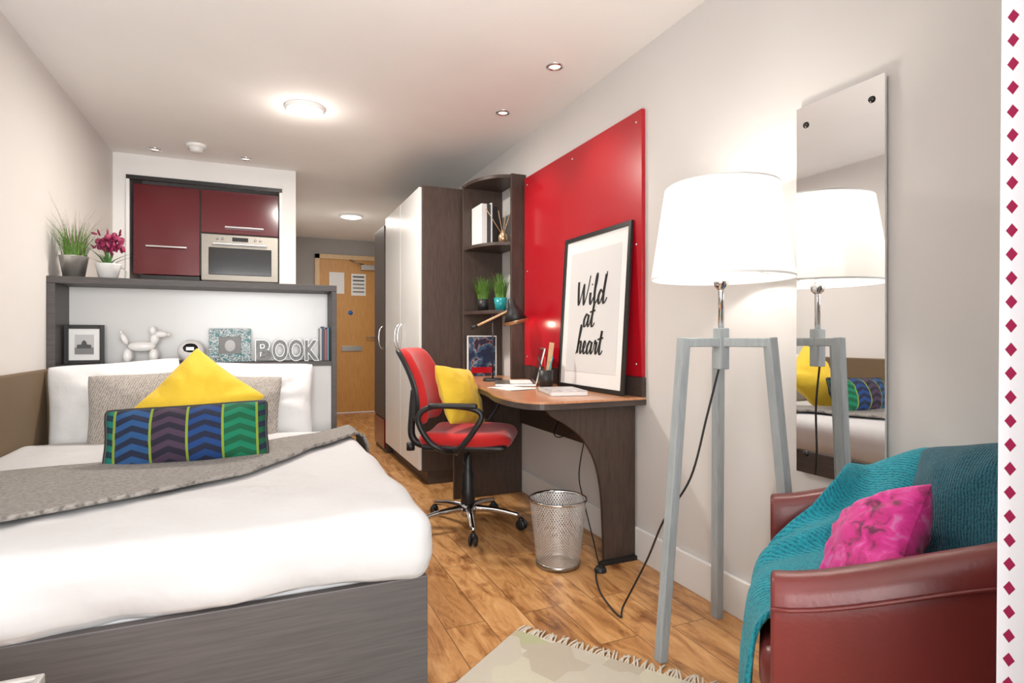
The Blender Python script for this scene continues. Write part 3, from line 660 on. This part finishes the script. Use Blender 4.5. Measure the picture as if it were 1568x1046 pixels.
for i in range(3):
    a=i*2.094; tube('spider_%d'%i,[(cx,cy,1.24),(cx+.208*math.cos(a),cy+.208*math.sin(a),1.21)],.002,m_chrome,e,6,2,False)
tube('power_cord',[(cx-.01,cy,.90),(cx-.03,cy+.03,.75),(cx-.07,cy+.06,.55),(cx-.12,cy+.13,.40),(cx-.10,cy+.25,.22),(cx-.12,cy+.36,.02),(1.17,1.72,.008),(1.20,1.88,.008),(1.25,2.0,.008),(1.30,2.09,.012)],.0035,m_black,e)

# ---------------- bin ----------------
e=group('wire_mesh_bin',(1.20,2.24,0)); lathe('mesh',[(.094,.012),(.10,.06),(.11,.15),(.125,.29)],m_wire,e,seg=64,uv=True); lathe('rim',[(.124,.285),(.129,.287),(.129,.295),(.124,.297),(.124,.285)],m_chrome,e); lathe('base',[(0,.004),(.092,.004),(.096,0),(.098,.02),(.094,.022)],m_steel,e)
e=group('desk_power_sockets'); box('plate',(1.515,1.534),(2.60,2.82),(.60,.68),m_trim,e); 
tube('cable_1',[(1.51,2.7,.64),(1.40,2.65,.52),(1.38,2.55,.50),(1.45,2.40,.58),(1.44,2.35,.66)],.003,m_black,e); tube('cable_2',[(1.43,2.36,.66),(1.42,2.36,.58),(1.40,2.40,.35),(1.44,2.42,.2),(1.42,2.30,.05),(1.33,2.11,.02)],.003,m_black,e)
box('plug_1',(1.49,1.515),(2.68,2.72),(.62,.66),m_black,e,.003)
lathe('extension_puck',[(0,.02),(.02,.02),(.026,.01),(.026,0)],m_black,None,(1.33,2.10,0.001),20)

# ---------------- office chair ----------------
e=group('office_chair',(1.0,2.87,0),-120)
def seatfn(p):
    x,y,z=p; z+=-.018*(1-(x/.24)**2)*(1 if z>.5 else 0)-.6*max(0,y-.12)**2
    k=1-.12*max(0,(-y)/.2); return (x*k*(1-.25*max(0,(y-.05)/.2)**2),y,z)
rbox('seat',(-.235,.235),(-.22,.25),(.455,.535),.05,(20,20,8),m_redf,e,seatfn); rbox('seat_shell',(-.215,.215),(-.20,.23),(.435,.475),.03,(12,12,6),m_black,e)
def backfn(p):
    x,y,z=p; t=(z-.58)/.36; k=1-.18*abs(t*2-1)**2.5-.05*(1-t); y+=x*x*1.0-.10*t*t+.02*math.sin(t*3.1); return (x*k,y,z)
rbox('backrest',(-.205,.205),(-.265,-.21),(.56,.945),.03,(20,6,20),m_redf,e,backfn); rbox('back_shell',(-.20,.20),(-.285,-.25),(.565,.94),.02,(20,4,20),m_black,e,backfn)
tube('back_bar',[(0,-.05,.43),(0,-.22,.425),(0,-.30,.47),(0,-.30,.60),(0,-.29,.72)],.02,m_black,e); box('mechanism',(-.07,.07),(-.12,.10),(.40,.44),m_black,e,.01)
tube('lever',[(.05,.02,.42),(.20,.03,.405),(.26,.03,.39)],.006,m_black,e); lathe('tilt_knob',[(0,0),(.022,0),(.022,.04),(0,.04)],m_black,e,(0,-.31,.40),16)
lathe('gas_lift',[(.028,.09),(.028,.12),(.038,.125),(.036,.2),(.032,.21),(.032,.29),(.024,.30),(.024,.40)],m_black,e,seg=20)
lathe('hub',[(0,.13),(.04,.13),(.045,.09),(.04,.065),(0,.065)],m_chrome,e,seg=24)
for i in range(5):
    a=math.radians(72*i+16); c,s_=math.cos(a),math.sin(a)
    tube('spoke_%d'%i,[(.03*c,.03*s_,.105),(.15*c,.15*s_,.098),(.28*c,.28*s_,.075)],.015,m_chrome,e,10,4,rfn=lambda t:.019-.007*t)
    g=[]
    for sgn in (-1,1):
        M3=Matrix.Rotation(a+1.2,3,'Z')@Matrix.Rotation(R(90),3,'Y'); off=M3@Vector((0,0,sgn*.013)); g.append(ell((.285*c+off.x,.285*s_+off.y,.028),(.028,.028,.010),14,8,M3))
    g.append(ell((.283*c,.283*s_,.05),(.016,.016,.018))); V,F=merge(g); add('caster_%d'%i,V,F,m_black,e,True)
for sgn,nm in((-1,'left'),(1,'right')):
    tube('armrest_'+nm,[(sgn*.15,-.02,.43),(sgn*.26,.0,.45),(sgn*.285,.08,.55),(sgn*.285,.12,.63),(sgn*.285,.05,.665),(sgn*.285,-.12,.668),(sgn*.285,-.19,.61),(sgn*.275,-.14,.50),(sgn*.25,-.07,.45),(sgn*.15,-.05,.43)],.014,m_black,e,10,6)
    rbox('arm_pad_'+nm,(sgn*.285-.022,sgn*.285+.022),(-.14,.10),(.66,.685),.012,(6,12,4),m_black,e)
pillow('yellow_cushion',.36,.33,.14,m_yel,(.965,2.885,.695),42,22,-8,.08,seed=11)

# ---------------- armchair ----------------
AX,AY,AR=1.195,.705,42.2
e=group('tub_armchair',(AX,AY,0),AR)
def path(n=48):
    pts=[]; r=.27; L=.28
    arc=math.pi*r; tot=2*L+arc
    for i in range(n+1):
        s=tot*i/n
        if s<L: p=(-r,L-s); nn=(-1,0)
        elif s<L+arc:
            a=(s-L)/r; p=(-r*math.cos(a),-r*math.sin(a)); nn=(-math.cos(a),-math.sin(a))
        else: p=(r,s-L-arc); nn=(1,0)
        pts.append((p,nn))
    return pts
P=path(); V=[];F=[]
def rimz(y): 
    t=min(1,max(0,(.28-y)/.5)); return .595+.125*(t*t*(3-2*t))**.8
for (x,y),(nx_,ny_) in P:
    zt=rimz(y); th=.038
    sec=[(th,.10),(th+.002,.25),(th+.004,.42),(th+.005,zt-.07),(th,zt-.025),(th*.75,zt-.007),(th*.3,zt),(-th*.3,zt),(-th*.75,zt-.007),(-th,zt-.025),(-th-.003,zt-.08),(-th,.42),(-th,.25),(-th,.10)]
    for o_,z in sec: V.append((x+nx_*o_,y+ny_*o_,z))
ns=14
for i in range(len(P)-1):
    for k in range(ns): F.append((i*ns+k,i*ns+(k+1)%ns,(i+1)*ns+(k+1)%ns,(i+1)*ns+k))
F.append(tuple(range(ns-1,-1,-1))); F.append(tuple((len(P)-1)*ns+k for k in range(ns)))
o=add('tub_shell',V,F,m_leather,e,True); bev(o,.008,3)
pts=[(x+nx_*.046,y+ny_*.046,rimz(y)-.045) for (x,y),(nx_,ny_) in P]; tube('seam_outer',pts,.0035,m_leather,e,6,1,False)
poly=[(-.23,.29)]+[(p[0]*.86,p[1]*.86) for p,_ in P]+[(.23,.29)]
prism('seat_base',poly,.10,.33,m_leather,e,.01)
rbox('seat_cushion',(-.225,.225),(-.20,.300),(.33,.44),.04,(18,18,8),m_leather,e)
box('front_rail',(-.23,.23),(.275,.292),(.11,.33),m_leather,e,.006)
for i,(x,y) in enumerate([(-.24,.22),(.24,.22),(-.17,-.17),(.17,-.17)]): lathe('foot_%d'%i,[(0,0),(.016,0),(.022,.10),(0,.10)],m_dark,e,(x,y,.0),16)
rows=[((.335,.10,.42),(.33,-.08,.50),(.21,-.27,.54)),
      ((.325,.10,.62),(.315,-.08,.69),(.20,-.25,.715)),
      ((.27,.10,.680),(.27,-.06,.725),(.16,-.20,.755)),
      ((.205,.125,.650),(.19,-.02,.67),(.07,-.15,.68)),
      ((.17,.18,.600),(.11,.07,.59),(-.05,-.05,.55)),
      ((.16,.235,.545),(.04,.19,.54),(-.14,.10,.505)),
      ((.16,.285,.470),(.02,.300,.485),(-.17,.27,.475)),
      ((.175,.315,.33),(.02,.325,.36),(-.17,.315,.35)),
      ((.195,.330,.15),(.03,.335,.15),(-.16,.325,.15)),
      ((.21,.335,.012),(.03,.340,.012),(-.15,.330,.012))]
cols3=[cr([r[j] for r in rows],8) for j in range(3)]
V=[];F=[];K=48
for i in range(len(cols3[0])):
    line=cr([cols3[0][i],cols3[1][i],cols3[2][i]],K//2)
    for k,p in enumerate(line):
        t=k/K; w=.008*math.sin(t*17+i*.05+2*noise.noise(Vector((t*3,i*.05,0))))+.016*noise.noise(Vector((t*4,i*.06,2)))
        V.append(p+Vector((-.35,.45,.6 if p[2]>.05 else 0)).normalized()*(w+.010))
n1=len(cols3[0])
for i in range(n1-1):
    for k in range(K): a=i*(K+1)+k; F.append((a,a+1,a+K+2,a+K+1))
o=add('teal_throw_blanket',V,F,m_tealt,None,True); o.location=(AX,AY,0); o.rotation_euler=(0,0,R(AR)); s=o.modifiers.new('s','SOLIDIFY'); s.thickness=.010; s.offset=1
def aw(x,y,z):
    c,s_=math.cos(R(AR)),math.sin(R(AR)); return (AX+x*c-y*s_,AY+x*s_+y*c,z)
pillow('teal_cushion',.34,.33,.17,m_tealc,aw(.015,-.105,.650),-106,22,16,.07,seed=21)
pillow('pink_cushion',.25,.25,.12,m_pink,aw(-.06,.105,.595),-128,34,34,.12,seed=22,wr=.009)

# ---------------- rug ----------------
e=group('geometric_rug',(.793,1.782,0)); 
e.rotation_euler=(0,0,math.atan2(-.81,.586))
box('pile',(0,.64),(-1.15,0),(.0,.009),m_rug,e,.002)
rnd=random.Random(5); g=[]
for i in range(64):
    x=.005+i*.01; a=rnd.uniform(-.02,.02); g.append(tubegeo([(x,-.002,.006),(x+a*.4,.02,.008),(x+a,.045+rnd.uniform(-.008,.008),.004)],.0035,5,3))
V,F=merge(g); add('fringe',V,F,m_fringe,e,True)

# ---------------- curtain ----------------
V=[];F=[];U=[]; nx_=160; nz_=24; arc=0; prev=None
for i in range(nx_+1):
    t=i/nx_; x=.660+.60*t; 
    ph=t*2*math.pi*9
    y=.285+.030*math.cos(ph)
    if prev: arc+=math.hypot(x-prev[0],y-prev[1])
    prev=(x,y)
    for j in range(nz_+1):
        z=.02+2.22*j/nz_; fl=1-j/nz_
        V.append((x-.020*fl*(1-t),y+.006*math.sin(ph*.5+2)*fl,z)); U.append((arc,z))
for i in range(nx_):
    for j in range(nz_): a=i*(nz_+1)+j; F.append((a,a+nz_+1,a+nz_+2,a+1))
add('dotted_curtain',V,F,m_curt,None,True,uv=U)
e=group('curtain_rail'); box('track',(-.94,1.56),(.265,.305),(2.245,2.298),m_trim,e)

# ---------------- low bench ----------------
e=group('upholstered_bench'); rbox('pad',(-.90,-.335),(.72,1.168),(.400,.446),.012,(12,12,5),mat('taupe_fabric',(.25,.23,.215),.8,bump=.2,bscale=200),e)
m_btrim=mat('bench_trim',(.36,.34,.32),.5)
box('edge_trim',(-.905,-.33),(1.163,1.175),(.420,.449),m_btrim,e,.003); box('edge_trim_side',(-.336,-.325),(.72,1.175),(.420,.449),m_btrim,e,.003)
box('rail_frame',(-.89,-.355),(.73,1.155),(.35,.400),m_dark,e)
for i,(x,y) in enumerate([(-.87,.75),(-.39,.75),(-.87,1.12),(-.39,1.12)]): box('leg_%d'%i,(x,x+.03),(y,y+.03),(0,.35),m_dark,e)

# ---------------- lights ----------------
def area(name,loc,rot,sx,sy,p,col=(1,1,1),shape='RECTANGLE'):
    l=bpy.data.lights.new(name,'AREA'); l.shape=shape; l.size=sx; l.size_y=sy; l.energy=p; l.color=col
    o=bpy.data.objects.new(name,l); o.location=loc; o.rotation_euler=rot; sc.collection.objects.link(o); return o
def point(name,loc,p,r,col=(1,.93,.84)):
    l=bpy.data.lights.new(name,'POINT'); l.energy=p; l.shadow_soft_size=r; l.color=col
    o=bpy.data.objects.new(name,l); o.location=loc; sc.collection.objects.link(o); return o
area('window_daylight',(0,YB-.38,1.34),(R(116),0,0),1.5,1.5,118,(1,.995,.985))
area('ceiling_light_bulb',(.228,3.445,H-.045),(0,0,0),.19,.19,36,(1,.94,.86),'DISK'); area('corridor_light_bulb',(.88,6.29,H-.045),(0,0,0),.2,.2,14,(1,.94,.86),'DISK')
point('ceiling_light_glow',(.228,3.445,H-.13),2.6,.07); point('corridor_light_glow',(.88,6.29,H-.09),.8,.06)
point('floor_lamp_bulb',(cx,cy,1.36),7.5,.05)
point('desk_lamp_bulb',(1.425,3.21,1.085),.6,.02,(1,.8,.6))
for i,(x,y,p) in enumerate([(1.29,2.44,12),(1.28,3.06,12),(-.67,4.62,3),(-.10,4.60,3)]):
    l=bpy.data.lights.new('downlight_spot_%d'%i,'SPOT'); l.energy=p; l.spot_size=R(100); l.spot_blend=.8; l.shadow_soft_size=.03; l.color=(1,.93,.85)
    o=bpy.data.objects.new('downlight_spot_%d'%i,l); o.location=(x,y,H-.02); sc.collection.objects.link(o)
w=bpy.data.worlds.new('sky'); sc.world=w; w.use_nodes=True; bg=w.node_tree.nodes['Background']
bg.inputs[0].default_value=(.9,.95,1,1); bg.inputs[1].default_value=1.2

# ---------------- camera ----------------
cam=bpy.data.cameras.new('camera'); co=bpy.data.objects.new('camera',cam); sc.collection.objects.link(co)
cam.sensor_width=36; cam.lens=20.2; cam.shift_y=-.0038; cam.clip_start=.02
co.location=(0,0,1.0); co.rotation_euler=(R(90),0,R(-23.6)); sc.camera=co
